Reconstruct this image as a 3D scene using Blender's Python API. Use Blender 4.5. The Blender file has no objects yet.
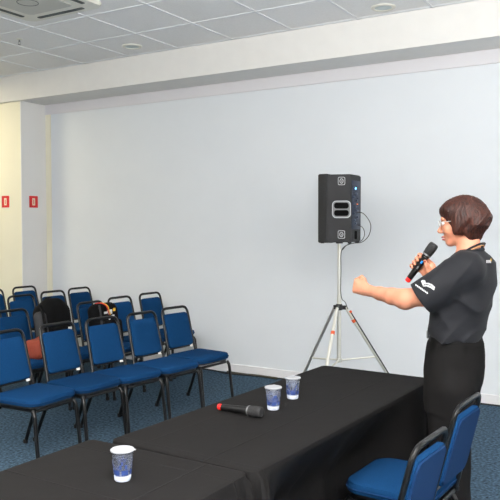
import bpy, bmesh, math, random
import numpy as np
from mathutils import Vector, Matrix, Quaternion
from mathutils.bvhtree import BVHTree
random.seed(7); RNG = np.random.default_rng(7)
SC = bpy.context.scene
COL = SC.collection
PI = math.pi
R = math.radians

# ------------------------------------------------------------------ camera
f_, yaw_, pit_, rol_, h_ = 713.7, R(31.325), R(2.018), R(-.0916), 1.619
FW = np.array([-math.sin(yaw_)*math.cos(pit_), math.cos(yaw_)*math.cos(pit_), -math.sin(pit_)])
R0 = np.array([math.cos(yaw_), math.sin(yaw_), 0.]); U0 = np.cross(R0, FW)
RT = R0*math.cos(rol_)+U0*math.sin(rol_); UP = -R0*math.sin(rol_)+U0*math.cos(rol_)
CAM = np.array([0, 0, h_])
cd = bpy.data.cameras.new('camera'); cam = bpy.data.objects.new('camera', cd); COL.objects.link(cam)
cd.sensor_width = 36; cd.lens = f_/500*36; cd.clip_start = .05
M4 = Matrix.Identity(4)
for i in range(3):
    M4[i][0] = RT[i]; M4[i][1] = UP[i]; M4[i][2] = -FW[i]; M4[i][3] = CAM[i]
cam.matrix_world = M4
SC.camera = cam
def at(u, v, Y):
    """measured point of the photograph on the upright plane at real distance Y"""
    d = FW+RT*(u-250)/f_+UP*(250-v)/f_
    return CAM+d*(Y/d[1])

# ------------------------------------------------------------------ materials
def lin(c):
    return tuple(((x/255)/12.92 if x/255 <= .04045 else ((x/255+.055)/1.055)**2.4) for x in c)+(1,)
def mat(name, rgb, rough=.6, metal=0, var=0, vscale=30, bump=0, bscale=200, spec=.5, sheen=0, trans=0, emit=None, estr=0, coat=0, sss=0, alpha=1):
    m = bpy.data.materials.new(name); m.use_nodes = True
    nt = m.node_tree; b = nt.nodes['Principled BSDF']; N = nt.nodes.new; L = nt.links.new
    b.inputs['Base Color'].default_value = lin(rgb); b.inputs['Roughness'].default_value = rough
    b.inputs['Metallic'].default_value = metal; b.inputs['Specular IOR Level'].default_value = spec
    b.inputs['Sheen Weight'].default_value = sheen; b.inputs['Transmission Weight'].default_value = trans
    b.inputs['Coat Weight'].default_value = coat; b.inputs['Alpha'].default_value = alpha
    if sss:
        b.inputs['Subsurface Weight'].default_value = sss; b.inputs['Subsurface Radius'].default_value = (.012, .004, .002)
    if emit:
        b.inputs['Emission Color'].default_value = lin(emit); b.inputs['Emission Strength'].default_value = estr
    tc = N('ShaderNodeTexCoord')
    if var:
        n = N('ShaderNodeTexNoise'); n.inputs['Scale'].default_value = vscale; n.inputs['Detail'].default_value = 4
        L(tc.outputs['Object'], n.inputs['Vector'])
        mr = N('ShaderNodeMapRange'); mr.inputs[1].default_value = .3; mr.inputs[2].default_value = .7
        mr.inputs[3].default_value = 1-var; mr.inputs[4].default_value = 1+var
        L(n.outputs['Fac'], mr.inputs[0])
        mx = N('ShaderNodeVectorMath'); mx.operation = 'SCALE'; mx.inputs[0].default_value = lin(rgb)[:3]
        L(mr.outputs[0], mx.inputs['Scale']); L(mx.outputs[0], b.inputs['Base Color'])
    if bump:
        n2 = N('ShaderNodeTexNoise'); n2.inputs['Scale'].default_value = bscale; n2.inputs['Detail'].default_value = 3
        L(tc.outputs['Object'], n2.inputs['Vector'])
        bp = N('ShaderNodeBump'); bp.inputs['Strength'].default_value = bump; bp.inputs['Distance'].default_value = .002
        L(n2.outputs['Fac'], bp.inputs['Height']); L(bp.outputs[0], b.inputs['Normal'])
    return m
M = {}
M['wall'] = mat('painted_wall', (233, 232, 230), .75, var=.012, vscale=3, bump=.05, bscale=300, spec=.3)
M['panel'] = mat('wall_panel_paint', (224, 228, 232), .6, var=.012, vscale=2.5, bump=.04, bscale=250, spec=.35)
M['band'] = mat('wall_band_paint', (221, 219, 222), .7, spec=.3)
M['cream'] = mat('cream_wall_paint', (236, 232, 212), .75, var=.012, vscale=3, spec=.3)
M['beam'] = mat('beam_paint', (230, 228, 224), .8, var=.015, vscale=8, bump=.05, bscale=150, spec=.2)
M['tile'] = mat('mineral_ceiling_tile', (238, 237, 236), .9, var=.03, vscale=60, bump=.25, bscale=180, spec=.1)
M['tbar'] = mat('ceiling_grid_bar', (228, 229, 231), .6)
M['skirt'] = mat('baseboard_paint', (232, 231, 233), .45)
M['carpet'] = mat('blue_grey_carpet', (64, 83, 99), .97, var=.75, vscale=48, bump=.9, bscale=420, spec=.05, sheen=.0)
M['cloth'] = mat('black_tablecloth_fabric', (18, 17, 17), .85, var=.05, vscale=350, bump=.12, bscale=900, spec=.14, sheen=.0)
M['blue'] = mat('blue_chair_fabric', (18, 57, 97), .92, var=.18, vscale=230, bump=.5, bscale=600, spec=.05, sheen=.0)
_m = M['blue']; _nt = _m.node_tree; _b = _nt.nodes['Principled BSDF']; _src = _b.inputs['Base Color'].links[0].from_socket
_oi = _nt.nodes.new('ShaderNodeObjectInfo'); _mr = _nt.nodes.new('ShaderNodeMapRange'); _mr.inputs[3].default_value = .78; _mr.inputs[4].default_value = 1.15
_sc = _nt.nodes.new('ShaderNodeVectorMath'); _sc.operation = 'SCALE'; _nt.links.new(_oi.outputs['Random'], _mr.inputs[0]); _nt.links.new(_src, _sc.inputs[0]); _nt.links.new(_mr.outputs[0], _sc.inputs['Scale']); _nt.links.new(_sc.outputs[0], _b.inputs['Base Color'])
M['blue_d'] = mat('blue_chair_piping', (12, 44, 82), .85, spec=.15)
M['blkmetal'] = mat('black_enamelled_tube', (13, 13, 14), .33, spec=.4)
M['rubber'] = mat('black_rubber', (18, 18, 18), .8)
M['sticker'] = mat('white_sticker', (240, 238, 232), .5)
M['alu'] = mat('satin_aluminium', (214, 212, 204), .34, metal=.85)
M['alu2'] = mat('bright_aluminium', (222, 221, 212), .38, metal=.6)
M['orange'] = mat('orange_plastic', (226, 92, 44), .5)
M['blkplastic'] = mat('black_plastic', (24, 24, 26), .45)
M['cab'] = mat('speaker_cabinet_paint', (36, 36, 38), .62, bump=.35, bscale=500, spec=.35)
M['grille'] = mat('speaker_grille_metal', (34, 34, 36), .55, bump=.5, bscale=900)
M['pocket'] = mat('deep_black_plastic', (4, 4, 5), .8, spec=.1)
M['badge'] = mat('grey_badge_print', (176, 178, 182), .5)
M['hgrey'] = mat('handle_grey_plastic', (112, 112, 114), .5)
M['badgeblk'] = mat('badge_black', (16, 16, 18), .4)
M['led'] = mat('blue_led', (60, 150, 255), .3, emit=(120, 190, 255), estr=6)
M['ledo'] = mat('orange_led', (255, 120, 30), .3, emit=(255, 130, 40), estr=1.5)
M['panelblue'] = mat('speaker_rear_plate', (28, 40, 62), .5)
M['knob'] = mat('grey_knob', (66, 76, 94), .4)
M['red'] = mat('red_plastic', (232, 36, 34), .4)
M['silver'] = mat('silver_ring', (130, 130, 132), .35, metal=.7)
M['mesh'] = mat('microphone_mesh', (20, 20, 22), .65, metal=.0, bump=.8, bscale=1200)
M['micbody'] = mat('microphone_body', (11, 11, 12), .4, spec=.35)
M['screen'] = mat('microphone_screen', (20, 110, 190), .3, emit=(20, 120, 210), estr=.5)
M['cup'] = mat('clear_plastic_cup', (214, 222, 240), .12, trans=.85, spec=.5, alpha=.32)
M['foil'] = mat('white_foil_lid', (146, 148, 152), .55)
M['print'] = mat('blue_print', (38, 58, 112), .45)
M['water'] = mat('water', (190, 202, 236), .05, trans=.9, alpha=.4)
M['cupwhite'] = mat('white_cup_ribs', (196, 202, 216), .45)
M['skin'] = mat('skin', (200, 136, 108), .5, var=.05, vscale=28, spec=.4, sss=.12, bump=.08, bscale=260)
M['lip'] = mat('lips', (176, 84, 84), .45)
M['nail'] = mat('dark_red_nail_polish', (110, 18, 34), .25)
M['eyewhite'] = mat('eye_white', (186, 176, 170), .3)
M['iris'] = mat('brown_iris', (50, 30, 20), .2)
M['shirt'] = mat('black_polo_fabric', (27, 28, 32), .72, var=.04, vscale=200, bump=.15, bscale=700, spec=.2, sheen=.03)
M['trouser'] = mat('charcoal_trouser_fabric', (18, 17, 17), .85, var=.06, vscale=160, bump=.15, bscale=700, spec=.12, sheen=.0)
M['leather'] = mat('black_leather', (9, 9, 10), .6, spec=.1)
M['white'] = mat('white_print', (235, 236, 238), .6)
M['yellow'] = mat('yellow_print', (240, 190, 50), .6)
M['tan'] = mat('orange_trim', (214, 158, 112), .7)
M['lens'] = mat('glasses_rim', (222, 224, 222), .25, metal=.4)
M['bag'] = mat('black_nylon', (12, 12, 13), .85, bump=.3, bscale=500, spec=.12)
M['bag2'] = mat('grey_nylon', (46, 47, 50), .8, bump=.3, bscale=500)
M['rust'] = mat('rust_orange_fabric', (132, 54, 34), .85, bump=.4, bscale=300, var=.08, vscale=60)
M['ribbonr'] = mat('red_ribbon', (200, 40, 36), .6)
M['acwhite'] = mat('air_conditioner_plastic', (222, 220, 210), .5)
M['acdark'] = mat('air_conditioner_slot', (58, 66, 68), .6)
M['acgrey'] = mat('air_conditioner_grille', (190, 189, 182), .6, bump=.4, bscale=120)
M['glass'] = mat('frosted_downlight_glass', (176, 190, 190), .35)
M['signred'] = mat('sign_red', (214, 30, 34), .5)
M['signwhite'] = mat('sign_cream', (240, 234, 206), .5)
M['wood'] = mat('grey_table_laminate', (120, 116, 110), .5)
M['cable'] = mat('black_cable', (26, 26, 28), .5)
M['cableolive'] = mat('olive_cable', (66, 62, 48), .6)
M['fillglow'] = mat('fill_panel_diffuser', (255, 252, 246), .4, emit=(255, 252, 246), estr=2)  # glowing face of the added fill panels

def hairmat():
    m = mat('reddish_brown_hair', (52, 26, 20), .5, spec=.32)
    nt = m.node_tree; b = nt.nodes['Principled BSDF']; N = nt.nodes.new; L = nt.links.new
    tc = N('ShaderNodeTexCoord'); mp = N('ShaderNodeMapping'); mp.inputs['Scale'].default_value = (150, 150, 14)
    n = N('ShaderNodeTexNoise'); n.inputs['Scale'].default_value = 1; n.inputs['Detail'].default_value = 5
    cr = N('ShaderNodeValToRGB'); e = cr.color_ramp.elements
    e[0].position = .32; e[0].color = lin((20, 9, 7)); e[1].position = .72; e[1].color = lin((74, 35, 23))
    L(tc.outputs['Object'], mp.inputs[0]); L(mp.outputs[0], n.inputs['Vector']); L(n.outputs['Fac'], cr.inputs[0]); L(cr.outputs[0], b.inputs['Base Color'])
    bp = N('ShaderNodeBump'); bp.inputs['Strength'].default_value = .7; bp.inputs['Distance'].default_value = .004
    L(n.outputs['Fac'], bp.inputs['Height']); L(bp.outputs[0], b.inputs['Normal'])
    return m
M['hair'] = hairmat()

# ------------------------------------------------------------------ object helpers
def link(o, parent=None):
    COL.objects.link(o)
    if parent is not None: o.parent = parent
    return o
def tag(o, label=None, cat=None, group=None, kind=None):
    if label: o['label'] = label
    if cat: o['category'] = cat
    if group: o['group'] = group
    if kind: o['kind'] = kind
    return o
def empty(name, loc=(0, 0, 0), rz=0, **k):
    o = bpy.data.objects.new(name, None); o.empty_display_size = .05
    o.location = loc; o.rotation_euler = (0, 0, rz); link(o); return tag(o, **k)
def build(name, bm, m, parent=None, smooth=True, auto=True):
    me = bpy.data.meshes.new(name)
    bmesh.ops.recalc_face_normals(bm, faces=bm.faces[:])
    if smooth:
        for f in bm.faces: f.smooth = True
        if auto:
            for e in bm.edges:
                if len(e.link_faces) == 2 and e.calc_face_angle(0) > R(38): e.smooth = False
    bm.to_mesh(me); bm.free()
    for mm in (m if isinstance(m, (list, tuple)) else [m]): me.materials.append(mm)
    return link(bpy.data.objects.new(name, me), parent)
def box(bm, x0, x1, y0, y1, z0, z1, bev=0, mi=0):
    vs = [bm.verts.new((x, y, z)) for z in (z0, z1) for y in (y0, y1) for x in (x0, x1)]
    fs = [bm.faces.new([vs[i] for i in q]) for q in ((0, 2, 3, 1), (4, 5, 7, 6), (0, 1, 5, 4), (2, 6, 7, 3), (0, 4, 6, 2), (1, 3, 7, 5))]
    for f in fs: f.material_index = mi
    if bev:
        es = list({e for f in fs for e in f.edges})
        bmesh.ops.bevel(bm, geom=es, offset=bev, segments=2, affect='EDGES', profile=.6)
    return bm
def BM(): return bmesh.new()
def smooth_path(pts, n=8, closed=False):
    P = [Vector(p) for p in pts]; out = []
    N = len(P)
    for i in range(N if closed else N-1):
        p0 = P[(i-1) % N] if closed or i > 0 else P[0]; p1 = P[i]; p2 = P[(i+1) % N]
        p3 = P[(i+2) % N] if closed or i+2 < N else P[-1]
        for k in range(n):
            t = k/n
            out.append(.5*((2*p1)+(-p0+p2)*t+(2*p0-5*p1+4*p2-p3)*t*t+(-p0+3*p1-3*p2+p3)*t**3))
    if not closed: out.append(P[-1])
    return out
def fillet(pts, r, n=6):
    P = [Vector(p) for p in pts]; out = [P[0]]
    for i in range(1, len(P)-1):
        a, b, c = P[i-1], P[i], P[i+1]
        rr = min(r, (a-b).length*.48, (c-b).length*.48)
        s = b+(a-b).normalized()*rr; e = b+(c-b).normalized()*rr
        for k in range(n+1):
            t = k/n; out.append(s*(1-t)**2+b*2*t*(1-t)+e*t*t)
    out.append(P[-1]); return out
def tube(bm, pts, r, seg=10, closed=False, flat=1, mi=0, cap=True):
    P = [Vector(p) for p in pts]; N = len(P); rings = []
    nrm = None
    for i in range(N):
        a = P[i-1] if (i > 0 or closed) else P[i]; b = P[(i+1) % N] if (i < N-1 or closed) else P[i]
        t = (b-a).normalized()
        if nrm is None:
            nrm = t.orthogonal().normalized() if abs(t.y) > .9 else (Vector((0, 1, 0))-t*t.y).normalized()
        else: nrm = (nrm-t*nrm.dot(t)).normalized()
        bn = t.cross(nrm); rr = r[i] if isinstance(r, (list, tuple)) else r
        rings.append([bm.verts.new(P[i]+nrm*math.cos(q)*rr+bn*math.sin(q)*rr*flat) for q in [2*PI*k/seg for k in range(seg)]])
    for i in range(N if closed else N-1):
        A, B = rings[i], rings[(i+1) % N]
        for k in range(seg):
            f = bm.faces.new((A[k], A[(k+1) % seg], B[(k+1) % seg], B[k])); f.material_index = mi
    if not closed and cap:
        bm.faces.new(rings[0][::-1]).material_index = mi; bm.faces.new(rings[-1]).material_index = mi
    return bm
def lathe(bm, prof, seg=24, mat4=None, mi=0, cap=True):
    rings = []
    for r, z in prof:
        rings.append([bm.verts.new((mat4 or Matrix.Identity(4)) @ Vector((r*math.cos(2*PI*k/seg), r*math.sin(2*PI*k/seg), z))) for k in range(seg)])
    for A, B in zip(rings, rings[1:]):
        for k in range(seg):
            bm.faces.new((A[k], A[(k+1) % seg], B[(k+1) % seg], B[k])).material_index = mi
    if cap:
        bm.faces.new(rings[0][::-1]).material_index = mi; bm.faces.new(rings[-1]).material_index = mi
    return bm
def rrect(w, d, r, n=6):
    out = []
    for cx, cy, a0 in ((w/2-r, d/2-r, 0), (-w/2+r, d/2-r, PI/2), (-w/2+r, -d/2+r, PI), (w/2-r, -d/2+r, 1.5*PI)):
        for k in range(n+1):
            a = a0+PI/2*k/n; out.append((cx+r*math.cos(a), cy+r*math.sin(a)))
    return out
def prism(bm, poly, z0, z1, T=None, bev=0, mi=0):
    T = T or Matrix.Identity(4)
    A = [bm.verts.new(T @ Vector((x, y, z0))) for x, y in poly]; B = [bm.verts.new(T @ Vector((x, y, z1))) for x, y in poly]
    n = len(poly); fs = [bm.faces.new(A[::-1]), bm.faces.new(B)]
    for k in range(n): fs.append(bm.faces.new((A[k], A[(k+1) % n], B[(k+1) % n], B[k])))
    for f in fs: f.material_index = mi
    if bev: bmesh.ops.bevel(bm, geom=list(fs[0].edges)+list(fs[1].edges), offset=bev, segments=2, affect='EDGES')
    return bm
def pad(bm, outline, t, T, dome=.012, rnd=.012):
    """upholstered cushion: rings over an outline; local z from 0 (back) to t (front) plus a dome"""
    cx = sum(p[0] for p in outline)/len(outline); cy = sum(p[1] for p in outline)/len(outline)
    ext = max(max(abs(p[0]-cx) for p in outline), max(abs(p[1]-cy) for p in outline))
    rows = [(-rnd*1.2, 0), (-.002, .001), (0, .006), (.0, t*.5), (-.001, t-rnd), (-rnd*.35, t-rnd*.3), (-rnd, t), (-rnd*3, t+dome*.45), (-ext*.45, t+dome*.9), (-ext*.8, t+dome)]
    rings = []
    for off, z in rows:
        s = 1+off/ext
        rings.append([bm.verts.new(T @ Vector((cx+(x-cx)*s, cy+(y-cy)*s, z))) for x, y in outline])
    n = len(outline)
    for A, B in zip(rings, rings[1:]):
        for k in range(n): bm.faces.new((A[k], A[(k+1) % n], B[(k+1) % n], B[k]))
    bm.faces.new(rings[0][::-1]); bm.faces.new(rings[-1])
    return bm
def frame(o, x, y, z):
    """matrix from origin and axes"""
    m = Matrix.Identity(4)
    for i in range(3): m[i][0] = x[i]; m[i][1] = y[i]; m[i][2] = z[i]; m[i][3] = o[i]
    return m
def copy_tree(o, parent=None):
    c = o.copy(); COL.objects.link(c)
    if parent is not None: c.parent = parent
    for ch in [x for x in bpy.data.objects if x.parent == o]: copy_tree(ch, c)
    return c

# ------------------------------------------------------------------ signed-distance modelling (organic shapes)
def smin(a, b, k):
    h = np.maximum(k-np.abs(a-b), 0)/k
    return np.minimum(a, b)-h*h*k*.25
def rcone(P, a, b, ra, rb):
    a = np.array(a, float); b = np.array(b, float); ba = b-a; L2 = ba@ba
    t = np.clip(((P-a)@ba)/L2, 0, 1)
    return np.linalg.norm(P-a-t[:, None]*ba, axis=1)-(ra+(rb-ra)*t)
def ell(P, c, r, B=None):
    q = P-np.array(c, float)
    if B is not None: q = q@np.array(B).T
    r = np.array(r, float); k0 = np.linalg.norm(q/r, axis=1); k1 = np.linalg.norm(q/(r*r), axis=1)
    return k0*(k0-1)/np.maximum(k1, 1e-9)
class SDF:
    def __init__(s, k=.02): s.pr = []; s.k = k
    def cone(s, a, b, ra, rb=None, k=None, sub=False):
        rb = ra if rb is None else rb; a = np.array(a, float); b = np.array(b, float); m = max(ra, rb)
        s.pr.append((np.minimum(a, b)-m, np.maximum(a, b)+m, lambda P: rcone(P, a, b, ra, rb), k or s.k, sub)); return s
    def chain(s, pts, rs, k=None):
        for i in range(len(pts)-1): s.cone(pts[i], pts[i+1], rs[i], rs[i+1], k)
        return s
    def ell(s, c, r, B=None, k=None, sub=False):
        m = max(r); c = np.array(c, float)
        s.pr.append((c-m, c+m, lambda P: ell(P, c, r, B), k or s.k, sub)); return s
    def fn(s, lo, hi, fun, k=None, sub=False):
        s.pr.append((np.array(lo, float), np.array(hi, float), fun, k or s.k, sub)); return s
    def mesh(s, name, m, parent, h=.005, post=None, smooth_it=0):
        adds = [p for p in s.pr if not p[4]]
        lo = np.min([p[0] for p in adds], 0)-3*h-.01; hi = np.max([p[1] for p in adds], 0)+3*h+.01
        n = np.ceil((hi-lo)/h).astype(int)+1
        ax = [lo[i]+h*np.arange(n[i]) for i in range(3)]
        D = np.full(n, .05, float)
        for a, b, fun, k, sub in s.pr:
            pad_ = k+2.5*h
            i0 = np.clip(np.floor((a-pad_-lo)/h).astype(int), 0, n-1); i1 = np.clip(np.ceil((b+pad_-lo)/h).astype(int)+1, 1, n)
            if np.any(i1 <= i0): continue
            X = np.stack(np.meshgrid(*[ax[i][i0[i]:i1[i]] for i in range(3)], indexing='ij'), -1)
            sh = X.shape[:3]; v = fun(X.reshape(-1, 3)).reshape(sh)
            sl = tuple(slice(i0[i], i1[i]) for i in range(3))
            D[sl] = -smin(-D[sl], v, k) if sub else smin(D[sl], v, k)
        if post is not None:
            X = np.stack(np.meshgrid(*ax, indexing='ij'), -1); near = np.abs(D) < 4*h
            D[near] = post(X[near], D[near])
        # naive surface nets
        S = D < 0
        c = np.zeros(np.array(n)-1, int)
        for dx in (0, 1):
            for dy in (0, 1):
                for dz in (0, 1): c += S[dx:n[0]-1+dx, dy:n[1]-1+dy, dz:n[2]-1+dz]
        act = (c > 0) & (c < 8); idx = -np.ones(act.shape, int); idx[act] = np.arange(act.sum())
        I = np.argwhere(act); acc = np.zeros((len(I), 3)); cnt = np.zeros(len(I))
        cr = [(x, y, z) for x in (0, 1) for y in (0, 1) for z in (0, 1)]
        for p in cr:
            for a in range(3):
                if p[a] == 0:
                    q = list(p); q[a] = 1
                    A = D[I[:, 0]+p[0], I[:, 1]+p[1], I[:, 2]+p[2]]; B = D[I[:, 0]+q[0], I[:, 1]+q[1], I[:, 2]+q[2]]
                    m_ = (A < 0) != (B < 0); t = np.where(m_, A/np.where(m_, A-B, 1), 0)
                    pos = np.array(p, float)[None].repeat(len(I), 0); pos[:, a] += t
                    acc[m_] += pos[m_]; cnt[m_] += 1
        V = lo+(I+acc/cnt[:, None])*h
        F = []
        for a in range(3):
            sl0 = [slice(None)]*3; sl1 = [slice(None)]*3; sl0[a] = slice(0, -1); sl1[a] = slice(1, None)
            x = S[tuple(sl0)] != S[tuple(sl1)]; E = np.argwhere(x)
            b_, c_ = [(1, 2), (2, 0), (0, 1)][a]
            ok = (E[:, b_] > 0) & (E[:, c_] > 0) & (E[:, b_] < n[b_]-1) & (E[:, c_] < n[c_]-1); E = E[ok]
            q = []
            for db, dc in ((1, 1), (0, 1), (0, 0), (1, 0)):
                J = E.copy(); J[:, b_] -= db; J[:, c_] -= dc; q.append(idx[J[:, 0], J[:, 1], J[:, 2]])
            q = np.stack(q, 1); ins = S[E[:, 0], E[:, 1], E[:, 2]]
            q[~ins] = q[~ins][:, ::-1]; F.append(q)
        F = np.concatenate(F)
        for _ in range(smooth_it):
            acc = V.copy()*1.0; c2 = np.ones(len(V))
            for i in range(4):
                np.add.at(acc, F[:, i], V[F[:, (i+1) % 4]]); np.add.at(c2, F[:, i], 1)
            V = acc/c2[:, None]
        me = bpy.data.meshes.new(name); me.from_pydata(V.tolist(), [], F.tolist()); me.materials.append(m)
        me.polygons.foreach_set('use_smooth', [True]*len(me.polygons)); me.update()
        return link(bpy.data.objects.new(name, me), parent)
def bvh(o):
    return BVHTree.FromPolygons([v.co.copy() for v in o.data.vertices], [list(p.vertices) for p in o.data.polygons])
def patch(name, tree, polys, m, parent, lift=.0015, Y=3.6):
    """thin print lying on a surface: outline points dropped on it, then thickened"""
    bm = BM()
    for poly in polys:
        # split quads finely so that the print follows the cloth
        a, b, c, d = [np.array(p, float) for p in poly]
        nu = max(2, int(np.hypot(*(b-a))/1.0)+1); nv = max(2, int(np.hypot(*(d-a))/1.0)+1)
        G = []
        for i in range(nu+1):
            row = []
            for j in range(nv+1):
                s, t = i/nu, j/nv; p = (a*(1-s)+b*s)*(1-t)+(d*(1-s)+c*s)*t
                tgt = at(p[0], p[1], Y); o = Vector(CAM); dr = (Vector(tgt)-o).normalized()
                hit = tree.ray_cast(o, dr)
                pos = hit[0]+hit[1]*lift if hit[0] is not None else None
                row.append(bm.verts.new(pos) if pos is not None else None)
            G.append(row)
        for i in range(nu):
            for j in range(nv):
                q = (G[i][j], G[i+1][j], G[i+1][j+1], G[i][j+1])
                if all(v is not None for v in q): bm.faces.new(q)
    for v in [v for v in bm.verts if not v.link_faces]: bm.verts.remove(v)
    g = bmesh.ops.solidify(bm, geom=bm.faces[:], thickness=.0008)
    return build(name, bm, m, parent)

# ================================================================== THE ROOM
WX0, WX1, WY0, WY1 = -10.4, 4.2, -3.6, 6.576
ZC = 3.49; YB = 6.126; YA = 6.168; ZB = 3.169; XP = -7.10
def S(name, bm, m, smooth=False):
    o = build(name, bm, m, None, smooth); o['kind'] = 'structure'; return o
S('floor', box(BM(), WX0, WX1, WY0, WY1, -.1, 0), M['carpet'])
S('wall_back', box(BM(), XP-.05, WX1, WY1, WY1+.12, 0, 3.6), M['wall'])
S('wall_left', box(BM(), WX0-.12, WX0, WY0, WY1+.12, 0, 3.6), M['cream'])
S('wall_right', box(BM(), WX1, WX1+.12, WY0, WY1+.12, 0, 3.6), M['wall'])
S('wall_front', box(BM(), WX0-.12, WX1+.12, WY0-.12, WY0, 0, 3.6), M['wall'])
# pillar face (white return) and the cream wall that runs on to the left of it
bm = BM(); box(bm, WX0, XP-.012, YA, WY1+.12, 0, ZB)
S('wall_alcove', bm, M['cream'])
bm = BM(); box(bm, XP-.0119, XP, YA, WY1, 0, ZB)
S('trim_1', bm, M['wall'])
# beam under the ceiling
S('trim_2', box(BM(), WX0, WX1, YB, WY1, ZB, ZC+.02), M['beam'])
# upper band above the wall boards and narrow strip beside the pillar
S('trim_3', box(BM(), XP, WX1, WY1-.014, WY1, 3.045, ZB), M['band'])
S('trim_4', box(BM(), XP, XP+.09, WY1-.006, WY1, 0, 3.045), M['cream'])
# boards
bm = BM(); x = XP+.105
while x < WX1:
    x2 = min(x+12.05, WX1); box(bm, x, x2-.0015, WY1-.008, WY1, .0, 3.043, .001); x = x2
S('trim_5', bm, M['panel'])
S('baseboard_back', box(BM(), XP, WX1, WY1-.026, WY1-.008, 0, .092, .004), M['skirt'])
S('baseboard_left', box(BM(), WX0, XP-.0, YA-.016, YA, 0, .092, .004), M['skirt'])
# ceiling with its grid of bars
TX, TY, GX, GY = .6804, .6673, -3.249, 5.434
bm = BM(); box(bm, WX0-.12, WX1+.12, WY0-.12, WY1+.12, ZC, ZC+.1, mi=0)
x = GX-11*TX
while x < WX1:
    if x > WX0: box(bm, x-.012, x+.012, WY0, YB, ZC-.006, ZC+.001, mi=1)
    x += TX
y = GY+TY
y0 = y
while y0 > WY0:
    if y0 < YB: box(bm, WX0, WX1, y0-.012, y0+.012, ZC-.0055, ZC+.001, mi=1)
    y0 -= TY
box(bm, WX0, WX1, YB-.022, YB, ZC-.006, ZC+.001, mi=1)
S('ceiling', bm, [M['tile'], M['tbar']])

# ---------------- ceiling fittings
def downlight(x, y, r, label):
    t = empty('recessed_downlight', (x, y, ZC), label=label, cat='ceiling light', group='recessed ceiling downlights')
    build('trim_ring', lathe(BM(), [(r, .0), (r, -.008), (r*.93, -.014), (r*.72, -.012), (r*.68, .0)], 32, cap=False), M['acwhite'], t)
    build('glass_disc', lathe(BM(), [(r*.70, -.003), (r*.70, -.007), (r*.3, -.010), (.001, -.0105)], 32), M['glass'], t)
downlight(-4.968, 5.796, .105, 'round recessed ceiling downlight left of the picture centre, next to the beam')
downlight(-2.245, 5.90, .105, 'round recessed ceiling downlight at top right, next to the beam')
t = empty('fire_sprinkler', (-5.744, 4.986, ZC), label='small white fire sprinkler hanging from a ceiling tile at far left', cat='sprinkler')
build('escutcheon', lathe(BM(), [(.03, 0), (.03, -.004), (.012, -.01)], 16), M['acwhite'], t)
bm = BM(); tube(bm, [(0, 0, -.008), (0, 0, -.03)], .009); tube(bm, smooth_path([(-.012, 0, -.028), (-.016, 0, -.042), (0, 0, -.055), (.016, 0, -.042), (.012, 0, -.028)]), .0025, 6)
build('sprinkler_head', bm, M['silver'], t)
build('deflector', lathe(BM(), [(.016, -.055), (.016, -.058), (.002, -.059)], 12), M['silver'], t)
# cassette air conditioner: corner nearest the beam is at (-5.0, 4.53)
t = empty('ceiling_air_conditioner', (-4.62, 4.10, ZC), label='square white cassette air conditioner with dark slots in the ceiling at top left', cat='air conditioner')
hw = .435
build('panel', prism(BM(), rrect(2*hw, 2*hw, .06), -.045, .0, bev=.012), M['acwhite'], t)
for k in range(4):
    o = build('air_slot', prism(BM(), rrect(.54, .042, .012), -.049, -.044, Matrix.Rotation(k*PI/2, 4, 'Z') @ Matrix.Translation((0, hw-.075, 0))), M['acdark'], t)
g = build('intake_grille', prism(BM(), rrect(.52, .52, .04), -.052, -.044, bev=.004), M['acgrey'], t)
bm = BM(); tube(bm, [(.0+.085*math.cos(a), .085*math.sin(a), -.052) for a in [2*PI*k/32 for k in range(32)]], .003, 6, closed=True)
build('ring_mark', bm, M['acdark'], g)

# ---------------- fire signs
def sign(loc, nrm, label):
    n = Vector(nrm); side = Vector((0, 0, 1)).cross(n)
    T = frame(Vector(loc), side, Vector((0, 0, 1)), n)
    o = build('fire_sign', prism(BM(), rrect(.138, .148, .006, 3), 0, .004, T, .0008), M['signred'], None); tag(o, label=label, cat='sign')
    s = build('pictogram', prism(BM(), [(-.022, -.045), (.022, -.045), (.022, .045), (-.022, .045)], .004, .0052, T), M['signwhite'], o)
    build('extinguisher_mark', prism(BM(), [(-.006, -.03), (.006, -.03), (.006, .022), (.0, .03), (-.006, .022)], .0052, .0058, T), M['signred'], s)
sign((-7.40, YA, 1.919), (0, -1, 0), 'small red fire sign on the cream wall at the left edge')
sign((XP, 6.355, 1.917), (1, 0, 0), 'small red fire sign on the white side of the pillar')

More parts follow.
